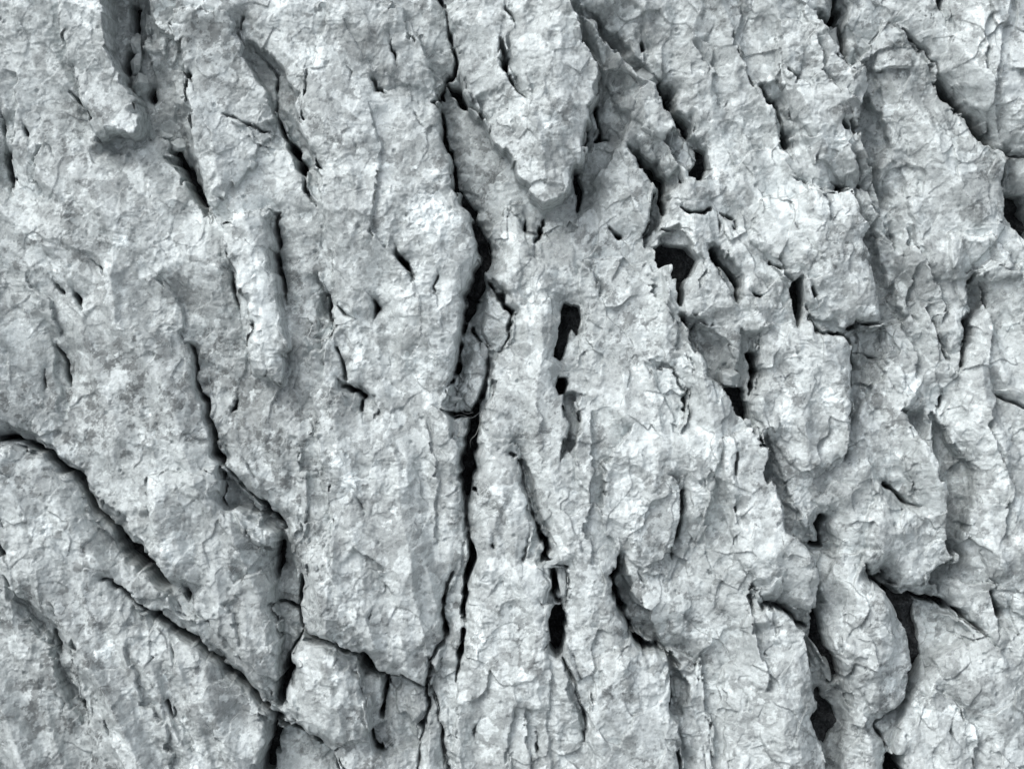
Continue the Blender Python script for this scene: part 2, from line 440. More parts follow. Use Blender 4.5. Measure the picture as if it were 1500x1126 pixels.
# soft hollows (x, y, rx, ry, lean in degrees, depth) and bosses (negative depth)
HOLLOWS = [
 (235,110,26,90,-14,16), (250,175,32,40,-10,10), (195,30,18,60,0,20), (1278,180,24,46,-20,16), (1305,205,14,18,0,10),
 (700,240,34,110,-12,26), (735,340,30,60,-5,16), (900,170,30,28,-20,16), (870,270,30,60,0,16), (790,330,60,40,0,12),
 (915,60,60,26,-45,18), (1025,505,26,30,-30,14), (1060,520,30,50,-30,14), (1300,420,30,90,-12,14), (1290,540,34,70,-14,16),
 (1405,690,22,90,-5,16), (1400,800,28,60,-10,12), (1220,800,34,70,-10,18), (1235,900,26,80,-10,16), (1235,1080,26,70,0,18),
 (1380,930,40,40,-40,22), (1420,870,40,40,-30,8), (415,840,26,80,-8,26), (400,950,16,60,0,16), (575,1060,60,60,-10,16),
 (440,1110,60,30,-20,24), (590,1100,40,40,0,18), (60,920,26,70,-30,12), (350,730,30,20,-30,10), (690,540,36,110,6,12),
 (1095,470,14,60,-6,14), (1060,400,24,50,-20,16), (965,330,30,50,0,10), (1050,340,40,30,0,8), (770,400,20,60,0,10),
 (110,110,26,40,-20,8), (150,225,60,20,0,10), (610,120,50,22,-20,8), (450,470,18,60,0,8), (30,640,60,22,-20,16),
 (1425,480,18,70,4,12), (1480,560,34,14,0,10), (945,930,24,60,-30,14), (1000,960,20,80,-18,12), (880,930,20,40,0,4),
 (1150,180,22,60,-20,12), (1230,30,24,50,-8,18), (960,250,26,60,-15,20), (500,700,70,200,-8,-8), (560,320,80,200,-4,-8),
 (1285,930,34,80,-3,-14), (800,180,46,110,-4,-14), (250,800,50,60,-25,-10), (480,1010,34,60,-8,-8), (1150,1000,40,120,-10,-8),
 (1420,1040,70,60,-10,-10), (1320,770,44,60,-12,-16), (385,440,22,110,-12,-10), (900,1010,50,80,-5,-8), (1180,600,50,70,-8,-8),
 (1160,760,24,90,-18,-6), (1180,340,50,60,-20,-8), (170,300,90,70,-25,-8), (30,830,60,80,-20,-6), (300,1020,90,70,-25,-6),
 (60,260,30,60,10,4), (550,880,80,70,-20,-8), (740,760,40,120,0,-6), (950,700,60,90,-8,-6), (1060,820,40,90,-10,-6),
]

# basins: recesses between the ribs, walls sloping inwards (outline, depth, width of the sloping wall)
BASINS = [
 ([(152,-30),(158,40),(163,75),(172,100),(183,125),(206,146),(209,190),(240,215),(265,250),(290,300),(303,318),(312,312),(305,270),(290,210),(281,150),(268,95),(258,55),(225,40),(212,0),(210,-30)], 44, 38),
 ([(175,-30),(205,-30),(207,40),(198,60),(215,85),(216,130),(205,140),(185,120),(172,98),(183,70)], 30, 12),
 ([(140,200),(205,190),(215,210),(190,230),(150,218)], 8, 14),
 ([(365,60),(380,62),(402,95),(435,125),(441,170),(459,210),(470,245),(476,275),(462,300),(450,262),(425,215),(405,165),(398,150),(385,128),(360,90)], 26, 16),
 ([(655,118),(690,152),(708,172),(722,205),(745,232),(752,258),(770,282),(745,300),(725,330),(712,360),(693,325),(690,305),(672,280),(660,225),(650,180),(640,145)], 58, 26),
 ([(700,390),(748,450),(738,508),(722,560),(705,600),(692,640),(660,640),(652,600),(657,560),(668,530),(672,490),(684,450)], 26, 12),
 ([(752,262),(800,300),(838,277),(848,240),(870,250),(868,300),(850,320),(800,340),(770,330),(745,300)], 26, 26),
 ([(862,165),(880,105),(900,95),(940,120),(905,150),(925,165),(918,200),(890,215),(870,260),(850,250),(860,200)], 26, 20),
 ([(848,15),(862,10),(905,50),(960,95),(985,125),(965,125),(930,108),(895,75)], 26, 14),
 ([(975,125),(990,130),(1000,160),(1035,205),(1040,245),(1020,258),(1000,235),(985,200),(985,170)], 30, 8),
 ([(925,205),(945,215),(985,255),(1000,240),(1008,268),(990,285),(978,310),(960,335),(940,340),(955,305),(960,282),(945,250)], 36, 12),
 ([(964,344),(972,334),(990,329),(1006,340),(1014,356),(1014,372),(964,372)], 30, 10),
 ([(1014,374),(1034,380),(1030,410),(1012,440),(1006,438),(1010,405)], 16, 14),
 ([(1040,355),(1060,360),(1085,400),(1090,440),(1075,445),(1055,400)], 28, 10),
 ([(1003,465),(1030,465),(1065,500),(1090,545),(1080,570),(1050,555),(1030,535),(1012,505)], 28, 24),
 ([(1090,480),(1112,485),(1120,560),(1100,590),(1085,570)], 22, 10),
 ([(1258,135),(1275,140),(1300,180),(1310,215),(1290,225),(1262,200),(1250,155)], 34, 22),
 ([(1275,345),(1290,350),(1310,400),(1335,470),(1305,475),(1295,468),(1283,430)], 26, 26),
 ([(1250,478),(1300,476),(1300,530),(1275,580),(1250,620),(1238,650),(1246,590)], 26, 28),
 ([(1195,12),(1225,20),(1228,-30),(1245,-30),(1240,40),(1247,90),(1232,80),(1205,40)], 44, 6),
 ([(1378,118),(1405,145),(1432,160),(1450,195),(1455,215),(1440,210),(1420,170),(1390,150)], 34, 8),
 ([(1422,405),(1445,400),(1440,440),(1425,500),(1405,545),(1412,495),(1420,450)], 26, 14),
 ([(1370,600),(1395,640),(1420,690),(1424,740),(1416,785),(1392,790),(1383,760),(1375,700)], 30, 18),
 ([(1320,590),(1350,600),(1372,620),(1360,650),(1340,640)], 16, 14),
 ([(1275,830),(1330,872),(1385,876),(1440,930),(1400,905),(1345,890),(1320,905)], 34, 8),
 ([(1345,890),(1400,905),(1430,935),(1390,960),(1360,985),(1352,950)], 40, 44),
 ([(1112,640),(1125,640),(1150,720),(1190,790),(1215,760),(1225,800),(1205,870),(1235,960),(1240,1000),(1225,1010),(1190,930),(1195,850),(1180,800),(1150,775),(1130,710)], 20, 22),
 ([(1190,930),(1240,1010),(1250,1060),(1235,1150),(1215,1150),(1196,1060),(1188,960)], 38, 24),
 ([(898,822),(912,815),(920,850),(945,890),(985,960),(1010,1000),(1005,1050),(988,1050),(978,965),(940,950),(915,915),(898,870)], 38, 24),
 ([(322,680),(345,700),(410,770),(425,790),(430,850),(438,900),(425,930),(405,900),(398,870),(402,810),(412,785),(370,755),(330,745)], 36, 14),
 ([(405,905),(436,918),(425,960),(415,1035),(400,1030),(402,970)], 24, 8),
 ([(530,970),(560,985),(630,1012),(615,1100),(560,1110),(535,1080),(538,1040)], 22, 10),
 ([(385,1045),(420,1070),(480,1100),(520,1150),(370,1150)], 40, 14),
 ([(-30,610),(0,620),(50,640),(100,680),(150,740),(215,810),(270,865),(300,905),(265,905),(236,865),(180,810),(110,715),(60,670),(0,655),(-30,650)], 30, 24),
 ([(215,895),(270,900),(310,940),(370,1000),(430,1060),(415,1065),(340,1000),(280,950)], 20, 16),
 ([(5,850),(40,890),(85,920),(110,960),(105,1010),(130,1060),(110,1065),(75,985),(65,945),(20,900)], 20, 16),
 ([(831,570),(845,572),(852,620),(848,650),(825,680),(832,640)], 24, 4),
 ([(503,555),(520,560),(545,590),(555,610),(530,610),(510,590)], 16, 8),
 ([(470,430),(483,430),(483,470),(470,500),(458,495)], 12, 10),
 ([(762,672),(772,680),(785,740),(803,790),(800,822),(770,822),(785,790),(768,730)], 14, 10),
 ([(806,826),(832,826),(830,870),(828,960),(850,1010),(858,1085),(848,1060),(822,965),(806,950)], 18, 6),
 ([(-30,150),(5,165),(14,200),(12,270),(-30,300)], 24, 14),
 ([(70,500),(95,520),(102,580),(88,620),(78,560)], 12, 14),
 ([(236,1018),(250,1030),(290,1105),(270,1100),(245,1055)], 12, 8),
 ([(1140,120),(1165,175),(1172,235),(1150,215),(1130,160),(1115,125)], 20, 18),
 ([(560,100),(600,115),(640,130),(630,150),(590,140)], 8, 14),
 ([(330,175),(385,190),(410,200),(405,225),(370,205)], 12, 18),
 ([(800,420),(835,430),(850,500),(830,540),(805,525),(815,470)], 5, 16),
 ([(1035,690),(1060,700),(1080,760),(1085,820),(1060,845),(1040,845),(1025,815),(1034,755)], 14, 20),
 ([(940,530),(985,540),(1003,575),(995,640),(980,600),(960,565)], 14, 16),
]
# bosses: what stands out of the face (outline, height, width of the rounded edge)
BOSSES = [
 ([(690,-30),(815,-30),(845,30),(850,60),(868,85),(877,115),(877,140),(862,160),(860,200),(850,235),(838,275),(826,286),(800,299),(778,284),(752,258),(745,232),(722,205),(712,175),(690,150),(668,90),(655,20)], 50, 13),
 ([(95,-30),(150,-30),(158,40),(165,80),(183,125),(206,146),(208,188),(180,199),(150,204),(125,160),(100,80)], 30, 13),
 ([(330,325),(392,310),(404,400),(418,470),(425,548),(418,563),(395,548),(370,540),(368,510),(375,470),(356,410),(338,360)], 36, 20),
 ([(1290,715),(1350,745),(1330,690),(1345,640),(1368,690),(1383,750),(1397,822),(1372,842),(1320,860),(1270,826),(1270,770)], 34, 22),
 ([(1268,828),(1300,865),(1320,900),(1335,960),(1338,980),(1325,1020),(1290,1050),(1270,1030),(1245,1000),(1240,950),(1245,880)], 18, 26),
 ([(1140,40),(1205,35),(1250,98),(1262,88),(1266,112),(1250,152),(1256,200),(1275,240),(1250,275),(1200,230),(1150,150)], 26, 30),
 ([(1120,290),(1210,280),(1247,276),(1275,340),(1270,358),(1285,440),(1296,470),(1250,475),(1200,460),(1150,400),(1100,350)], 24, 28),
 ([(1110,480),(1165,480),(1190,470),(1245,500),(1252,545),(1246,600),(1235,660),(1190,700),(1130,640),(1105,590)], 24, 30),
 ([(1060,640),(1108,628),(1128,700),(1150,770),(1192,822),(1195,858),(1188,895),(1130,880),(1100,850),(1080,760)], 26, 30),
 ([(1100,880),(1130,890),(1175,922),(1190,990),(1206,1095),(1218,1150),(1060,1150),(1070,1000)], 26, 36),
 ([(880,960),(930,935),(965,955),(980,1000),(998,1060),(1000,1150),(880,1150),(870,1050)], 26, 40),
 ([(1340,1010),(1400,960),(1450,930),(1530,940),(1530,1150),(1310,1150),(1315,1080)], 26, 46),
 ([(855,12),(905,85),(958,121),(978,150),(980,182),(960,190),(925,165),(890,120),(865,60)], 20, 18),
 ([(-30,660),(60,675),(100,712),(180,815),(240,870),(180,868),(150,848),(215,905),(345,995),(395,1055),(370,1150),(150,1150),(120,1050),(60,920),(-30,850)], 20, 50),
 ([(215,700),(310,690),(330,745),(385,810),(398,880),(403,1000),(350,960),(290,880),(285,855),(240,840),(220,790)], 26, 34),
 ([(438,932),(490,950),(525,985),(535,1050),(520,1090),(470,1075),(415,1045),(420,985)], 22, 24),
 ([(1300,30),(1325,45),(1375,112),(1420,165),(1470,230),(1478,310),(1420,400),(1370,400),(1320,250),(1290,120)], 20, 60),
 ([(1385,-30),(1530,-30),(1530,225),(1460,215),(1400,140),(1380,100),(1400,40)], 28, 44),
 ([(1430,400),(1530,380),(1530,900),(1470,890),(1420,780),(1428,700),(1395,640),(1410,545)], 22, 44),
 ([(250,30),(330,20),(358,90),(398,150),(385,200),(330,300),(310,290),(290,200),(270,95)], 22, 34),
 ([(480,0),(594,10),(632,105),(640,145),(655,200),(668,275),(697,350),(690,430),(660,560),(680,720),(680,800),(650,900),(628,1005),(560,985),(440,905),(450,800),(485,760),(460,600),(500,440),(470,270),(440,150)], 22, 70),
 ([(700,620),(745,650),(768,730),(790,800),(800,900),(800,1150),(660,1150),(680,900),(690,780)], 18, 46),
 ([(850,380),(960,395),(1000,470),(1040,550),(1060,640),(1030,760),(980,850),(900,800),(850,680),(860,560)], 18, 60),
]
BOSSES += [([(1395,345),(1445,350),(1490,395),(1465,400),(1425,412),(1415,440),(1400,405)], 22, 20), ([(198,62),(205,52),(235,55),(240,75),(210,72)], 16, 8),
 ([(712,425),(730,440),(744,460),(738,500),(720,512),(708,480)], 20, 10), ([(684,490),(704,505),(712,545),(704,585),(680,590),(672,560),(674,520)], 18, 12),
 ([(340,745),(375,752),(412,780),(408,800),(380,808),(360,780)], 26, 10), ([(580,1010),(600,1005),(625,1020),(612,1060),(590,1050)], 16, 8), ([(530,995),(556,992),(555,1050),(535,1060)], 16, 6)]
# crest lines: (points, height, half width)
CRESTS = [
 ([(270,95),(282,160),(290,210),(305,265),(315,310)], 7, 12), ([(455,560),(470,650),(485,740)], 9, 16), ([(860,18),(905,85),(960,120),(978,150)], 9, 12),
 ([(985,195),(998,235),(1010,268),(985,290),(965,325)], 10, 9), ([(1040,245),(1020,270),(1005,272)], 7, 11), ([(975,305),(988,300),(1000,288)], 10, 7),
 ([(1205,35),(1230,75),(1252,100),(1262,90)], 11, 13), ([(1150,160),(1200,250),(1250,275)], 8, 18), ([(1340,620),(1365,680),(1380,740),(1395,820)], 12, 14),
 ([(1150,770),(1175,795),(1192,825),(1195,855)], 11, 14), ([(1370,180),(1350,240),(1380,310),(1440,350)], 10, 22), ([(1290,850),(1285,930),(1270,1000)], 16, 28),
 ([(600,35),(618,60),(632,105)], 7, 12), ([(1100,860),(1112,890),(1150,960),(1190,1010)], 7, 22), 
 ([(160,60),(185,125),(205,165)], 6, 16), ([(925,590),(940,700),(960,820)], 8, 24), ([(1060,640),(1075,740),(1100,840)], 9, 18), ([(700,690),(715,800),(720,950)], 8, 26),
 ([(215,690),(260,790),(330,860)], 9, 20), ([(50,690),(120,790),(200,900),(300,1020)], 8, 30), ([(430,80),(520,250),(545,400)], 8, 40), ([(640,200),(655,300),(640,420)], 8, 26),
 ([(780,30),(830,120),(820,240)], 9, 26), ([(1420,30),(1455,120),(1490,200)], 9, 24), ([(1060,80),(1090,180),(1130,260)], 8, 26),
]

# ------------------------------------------------------------------ height of the rock (photo pixels)
# across-the-ribs coordinate: ribs lean down to the right on both sides, stand upright near the long central crack
tl = np.interp(X, [-300, 0, 250, 480, 700, 850, 1050, 1300, 1700], [.80, .72, .52, .30, .12, .14, .28, .36, .36])
SC = X - tl * (Y - 563)
SCw = SC + 10 * gnoise(X / 90, Y / 90, 11)
H = 30.0 * fbm(SCw / 170, Y / 520, 2, 21)
H += 22.0 * (ridged(SCw / 110, Y / 330, 2, 33, .4) - 1.0)
H += 5.0 * (ridged(SCw / 44, Y / 120, 1, 41) - 1.0) * sstep(-.2, .4, gnoise(X / 160, Y / 160, 44))
# solution scallops and broken faces meeting in sharp rims
HF = np.zeros(X.shape, np.float32)           # fine relief, laid over everything at the end
for sc, ay, amp, sd in ((125, 1.9, 46, 51), (58, 1.6, 24, 57), (27, 1.35, 11.0, 63), (13, 1.2, 3.6, 67)):
    wx = (SC + .26 * sc * gnoise(X / (sc * .9), Y / (sc * .9), sd + 3) + .07 * sc * gnoise(X / (sc * .3), Y / (sc * .3), sd + 5)) / sc
    wy = (Y + .26 * sc * gnoise(X / (sc * .9), Y / (sc * .9), sd + 4) + .07 * sc * gnoise(X / (sc * .3), Y / (sc * .3), sd + 6)) / (sc * ay)
    m = .45 + .55 * sstep(-.35, .35, gnoise(X / (sc * 2.5), Y / (sc * 2.5), sd + 9))
    (H if sc > 30 else HF)[...] += amp * m * (facets(wx, wy, sd) - .25)
# thin crusts that flake off in plates
PL1 = fbm(X / 75 + .4 * gnoise(X / 20, Y / 20, 72), Y / 75, 3, 71) * 3.2
PL2 = fbm(X / 30, Y / 34 + .3 * gnoise(X / 9, Y / 9, 74), 3, 73) * 2.6
for PL, am in ((PL1, 1.6), (PL2, .4)):
    fr = PL - np.floor(PL)
    HF += am * (np.floor(PL) + sstep(.42, .58, fr))
HF += .5 * fbm(X / 15, Y / 15, 2, 75, .5)
HF += 1.3 * (ridged(SC / 10, Y / 46, 1, 77) - 1.0) * sstep(.0, .45, gnoise(X / 110, Y / 110, 78))
HF += .35 * fbm(X / 5, Y / 5, 1, 79) * (.3 + sstep(-.1, .4, gnoise(X / 50, Y / 50, 80)))
H += (4.5 + 5.5 * sstep(600, 1000, X)) * (.3 + .9 * sstep(-.3, .3, gnoise(X / 120, Y / 120, 159))) * (((_c2 * 31.7) % 1 - .5) * _ox2 * 2.2 + ((_c2 * 57.3) % 1 - .5) * _oy2 * 2.2)      # broken chunks, each face tilted its own way
HF += 2.2 * (((_c3 * 31.7) % 1 - .5) * _ox3 * 2 + ((_c3 * 57.3) % 1 - .5) * _oy3 * 2)
ROUGH = sstep(-.25, .4, fbm(X / 95, Y / 95, 3, 81))
HF *= .30 + .70 * ROUGH
# pits
f1, f2, cid, ox, oy = voronoi(X / 19, Y / 21, 83)
HF -= 4.0 * (cid > .93) * (1 - sstep(.06, .20, f1))

BAR = np.zeros(X.shape, np.float32)         # where one rock ends and the next begins
DC = np.full(X.shape, 400, np.float32)      # distance to the nearest crack
for hx, hy, rx, ry, lean, dep in HOLLOWS:
    win = window([(hx, hy)], 2.2 * max(rx, ry))
    a = math.radians(-lean); c, s = math.cos(a), math.sin(a)
    # lean < 0 leans down to the right
    dx = VX[win] - hx; dy = VY[win] - hy
    u = (dx * c - dy * s) / rx; v = (dx * s + dy * c) / ry
    H[win] -= .8 * dep * np.exp(-(u * u + v * v) * 1.1)
for pts, drop, reach in SCARPS:
    if drop == 0: continue
    win = window(pts, reach * 3.5)
    d, side, _, pos = seg_field(pts, win, 2, True)
    if drop < 0:                             # drops on the other side
        side = -side; drop = -drop
    drop *= 1.15
    tap = sstep(0, .10, pos) * sstep(0, .10, 1 - pos)
    sd = d * side
    rr = reach * (.8 + .5 * gnoise(X[win] / 60, Y[win] / 60, 91))
    low = sstep(-.6, 2.4, sd) * np.exp(-np.maximum(sd, 0) / rr)
    lip = np.exp(np.minimum(sd, 0) / 14.0) * (sd <= .9) * .14
    H[win] += tap * drop * (lip - 1.15 * low)
    b = BAR[win]; np.maximum(b, (d < 4.5) * np.float32(min(1.0, drop / 34.0)), out=b)
for pts, hgt, soft in BOSSES:
    win = window(pts, 30)
    sd = poly_sd(pts, win, True) - 4
    sf = .6 * soft * (1 + .5 * gnoise(X[win] / 34, Y[win] / 34, 99))
    t = np.clip(-sd / sf, 0, 1)
    H[win] += .85 * hgt * (.50 * sstep(-1.5, 1.8, -sd) + .50 * (.6 * t + .4 * t * (2 - t)))
BS = np.zeros(X.shape, np.float32)
for pts, dep, soft in BASINS:
    win = window(pts, 30)
    sd = poly_sd(pts, win, True)
    sf = soft * (1 + .6 * gnoise(X[win] / 26, Y[win] / 26, 97))
    t = np.clip(-sd / sf, 0, 1)
    prof = .42 * sstep(-2.0, 2.2, -sd) + .58 * t * (2 - t)
    H[win] -= 1.15 * dep * prof
    np.maximum(BS[win], (sd < -1.5), out=BS[win])
    b = BAR[win]; np.maximum(b, (np.abs(sd) < 3) * np.float32(.35), out=b)
for pts, hh, hw in CRESTS:
    win = window(pts, hw * 4)
    d, side, _, pos = seg_field(pts, win)
    H[win] += hh * np.exp(-(np.sqrt(d * d + 9) - 3) / hw) * sstep(0, .15, pos) * sstep(0, .15, 1 - pos)
CR = np.zeros(X.shape, np.float32)
# short natural slits running with the grain
_r = random.Random(5)
for _ in range(34):
    x0 = _r.uniform(0, 1500); y0 = _r.uniform(0, 1126); L_ = _r.uniform(8, 34); k = np.interp(x0, [0, 250, 480, 700, 850, 1050, 1500], [.72, .52, .30, .12, .14, .28, .36]) + _r.gauss(0, .25)
    w_ = _r.uniform(1.2, 3.6); m_ = _r.uniform(-4, 4)
    CRACKS.append([(x0, y0, .8), (x0 + k * L_ * .5 + m_, y0 + L_ * .5, w_), (x0 + k * L_, y0 + L_, .8)])
NTRACED = len(CRACKS) - 34
for ic, pts in enumerate(CRACKS):
    win = window(pts, 90)
    d, side, w, pos = seg_field(pts, win)
    w = w * (.85 + .5 * gnoise(X[win] / 17, Y[win] / 17, 95))
    if ic < NTRACED: np.minimum(DC[win], d, out=DC[win])
    dep = np.clip(3 + 3.5 * w + 1.05 * w * w, 6, 170)
    soft = np.clip(side, 0, 1)                # the far wall slopes, the near edge is crisp
    e = d - .46 * w
    cut = (1 - sstep(-.22 * w - 1.4, 1.6, e)) * dep + (4.0 + 12.0 * soft) * np.exp(-np.maximum(e, 0) / (5.0 + 8.0 * soft)) * np.clip(w / 7, .25, 1.7)
    np.maximum(CR[win], cut, out=CR[win])
    if ic < NTRACED:
        b = BAR[win]; np.maximum(b, (d < np.maximum(w * .5, 3.5)) * np.float32(1.0), out=b)
H = np.where(H < -52, -52 - 34 * np.tanh((-52 - H) / 34), H) + HF     # nothing but cracks and holes goes deep
H -= CR
HS = np.full(X.shape, 200, np.float32)
for pts in HOLES:
    win = window(pts, 60)
    sd = poly_sd(pts, win) - 1.5
    np.minimum(HS[win], sd, out=HS[win])
    np.minimum(DC[win], np.maximum(sd, 0), out=DC[win])
    H[win] -= 170 * (1 - sstep(-2.5, 1.5, sd)) + 5 * np.exp(-np.maximum(sd, 0) / 9.0)
    b = BAR[win]; np.maximum(b, (sd < 2) * np.float32(1.0), out=b)
# slabs are rounded off towards their cracks
H += 8.0 * (1 - np.exp(-np.minimum(DC, 200) / 20.0))

# lichen crusts: (x, y, rx, ry) - thin raised ragged patches
LICHEN = [(620,530,20,24),(600,527,12,10),(622,312,26,30),(655,330,20,26),(492,675,9,10),(513,700,14,20),(265,800,22,26),(480,478,8,12),
 (525,525,10,14),(470,575,10,9),(1228,205,8,6),(1292,92,8,8),(1310,155,10,8),(1335,560,14,18),(1452,478,8,8),(1480,478,8,7),(1468,575,9,8),
 (1462,700,12,14),(1488,735,16,14),(1440,845,8,10),(1270,455,16,10),(1150,605,10,26),(1215,580,16,14),(745,345,12,10),(800,180,14,12),
 (838,180,6,8),(1008,330,0,0),(930,790,9,6),(560,1085,8,10),(495,985,10,9),(1265,870,9,14),(1300,1000,12,12),(1375,790,10,16),
 (215,640,12,18),(160,950,10,10),(145,955,8,9),(245,985,9,8),(60,770,16,16),(40,640,8,8),(340,620,8,8),(700,940,12,14),(905,880,8,12),
 (1050,580,14,12),(960,480,12,9),(880,540,10,10),(1420,1070,14,12),(1350,1035,12,14),(110,210,10,14),(180,355,12,10),(145,300,10,8),(560,240,12,10)]
LICHEN = [l for l in LICHEN if l[2] > 0]
LM = np.full(X.shape, -1, np.int16)
RX = X + 6 * gnoise(X / 13, Y / 13, 101) + 4 * gnoise(X / 5.5, Y / 5.5, 102)
RY = Y + 6 * gnoise(X / 13, Y / 13, 103) + 4 * gnoise(X / 5.5, Y / 5.5, 104)
for i, (lx, ly, rx, ry) in enumerate(LICHEN):
    win = window([(lx, ly)], 2 * max(rx, ry) + 20)
    q = ((RX[win] - lx) / rx) ** 2 + ((RY[win] - ly) / ry) ** 2
    hole = fbm(X[win] / 9, Y[win] / 9, 2, 107) > .55
    inside = (q < 1) & ~hole & (CR[win] < 6)
    LM[win] = np.where(inside, i, LM[win])
    H[win] += inside * (1.0 + .8 * gnoise(X[win] / 4, Y[win] / 4, 109))

# ------------------------------------------------------------------ colour of the rock itself: crusts, lichen and algae, plus a broad light falloff painted in
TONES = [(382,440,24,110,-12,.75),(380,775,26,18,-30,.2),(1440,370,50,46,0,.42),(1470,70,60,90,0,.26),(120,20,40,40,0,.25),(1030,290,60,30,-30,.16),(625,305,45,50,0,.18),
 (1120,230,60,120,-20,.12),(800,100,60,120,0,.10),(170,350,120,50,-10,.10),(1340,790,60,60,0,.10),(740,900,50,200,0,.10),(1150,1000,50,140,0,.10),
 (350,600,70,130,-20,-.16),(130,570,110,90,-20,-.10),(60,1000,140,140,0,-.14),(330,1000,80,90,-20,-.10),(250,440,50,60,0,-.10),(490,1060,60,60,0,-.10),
 (870,300,60,50,0,-.08),(1420,480,60,80,0,-.08),(600,330,40,120,0,.06),(950,640,90,160,0,.06),(1340,250,60,120,-15,.08),(560,800,80,90,0,-.03),(130,850,260,300,-20,-.09),(400,900,160,200,-20,-.06),(1150,450,420,420,0,.06)]  # the broad last blobs paint in light falloff: lower left darker, right lighter
ALB = .93 + .14 * fbm(X / 260, Y / 260, 3, 201) + .12 * fbm(X / 40, Y / 40, 4, 205, .65)
ip = np.floor(PL1 + .06 * gnoise(X / 6, Y / 6, 211)).astype(np.int32); ALB *= 1 + .26 * (_rnd(ip, ip * 3 + 1, 5) - .5)
ip = np.floor(PL2 + .10 * gnoise(X / 5, Y / 5, 212)).astype(np.int32); ALB *= 1 + .26 * (_rnd(ip, ip * 3 + 1, 6) - .5)
# crustose lichen: flat, crisp edged, lobed thalli that lie over one another, each with its own grey
LDEN = sstep(-.45, .35, fbm(X / 170, Y / 170, 2, 215)) * (.65 + .35 * sstep(1100, 500, X))
for sc, keep, sd in ((8, .35, 239), (13, .45, 237), (21, .55, 233), (34, .60, 229), (56, .55, 225), (90, .45, 221), (40, .40, 241), (24, .30, 245), (14, .18, 247), (66, .28, 243)):
    k1 = .30 * sc
    vx = (X + k1 * gnoise(X / sc * 1.3, Y / sc * 1.3, sd) + .5 * k1 * gnoise(X / sc * 3.4, Y / sc * 3.4, sd + 1) + .2 * k1 * gnoise(X / sc * 8, Y / sc * 8, sd + 5)) / sc
    vy = (Y + k1 * gnoise(X / sc * 1.3, Y / sc * 1.3, sd + 2) + .5 * k1 * gnoise(X / sc * 3.4, Y / sc * 3.4, sd + 3) + .2 * k1 * gnoise(X / sc * 8, Y / sc * 8, sd + 6)) / sc
    f1, f2, cid, ox, oy = voronoi(vx, vy, sd + 4)
    rad = .30 + .28 * ((cid * 11.3) % 1)
    on = (((cid * 5.3) % 1) < keep * (.35 + 1.0 * LDEN)) * (1 - sstep(rad - .02, rad + .02, f1))
    tone = .58 + .60 * ((cid * 23.7) % 1) ** .85
    tone = tone * (1 + .16 * gnoise(X / 6, Y / 6, sd + 7) + .14 * sstep(.6, .9, f1 / rad) * np.sign((cid * 9.1) % 1 - .4))
    ALB += on * .74 * (tone - ALB)
    HF_L = on * .5 * ((cid * 17.1) % 1)
    H += HF_L
wl = sstep(.44, .47, fbm(X / 34, Y / 34, 5, 245, .62)) * sstep(.0, .25, fbm(X / 190, Y / 190, 2, 249))
ALB += wl * (.15 + .12 * gnoise(X / 5, Y / 5, 250))
wl = sstep(.53, .56, fbm(X / 13, Y / 13, 3, 251, .6)) * sstep(-.1, .2, fbm(X / 120, Y / 120, 2, 253))
ALB += wl * .10
dk = sstep(.36, .41, fbm(X / 30, Y / 30, 5, 255, .7)) * sstep(-.05, .3, fbm(X / 170, Y / 170, 2, 259))
ALB *= 1 - .34 * dk
dk = sstep(.54, .59, fbm(X / 9, Y / 9, 3, 261, .65))
ALB *= 1 - .20 * dk
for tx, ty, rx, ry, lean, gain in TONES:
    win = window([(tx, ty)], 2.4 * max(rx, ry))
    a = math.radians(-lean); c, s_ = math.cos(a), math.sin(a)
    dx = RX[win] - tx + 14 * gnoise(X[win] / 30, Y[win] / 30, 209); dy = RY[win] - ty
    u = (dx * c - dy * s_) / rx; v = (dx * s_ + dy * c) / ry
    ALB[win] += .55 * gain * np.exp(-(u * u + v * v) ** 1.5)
ALB *= 1 + .10 * (_rnd((X * 3).astype(np.int32), (Y * 3).astype(np.int32), 281) - .5)
ALB = .88 * (np.clip(ALB, .3, 1.75) / .88) ** 1.42
ALB = np.where(ALB > 1, 1 + .55 * np.tanh((ALB - 1) / .55 * .8), np.maximum(ALB, .3)) * .50

# dark earth lying in the open cracks
SOIL = -98 + 22 * fbm(X / 30, Y / 30, 2, 121) + 2.6 * fbm(X / 4.2, Y / 4.2, 2, 125, .8)
f1s, f2s, cs, _, _ = voronoi(X / 4.6, Y / 4.6, 127)
SOIL += 4.5 * (.5 - f1s)
SOIL -= 38 * sstep(3, 16, HS)               # deeper in the narrow cracks than in the open holes

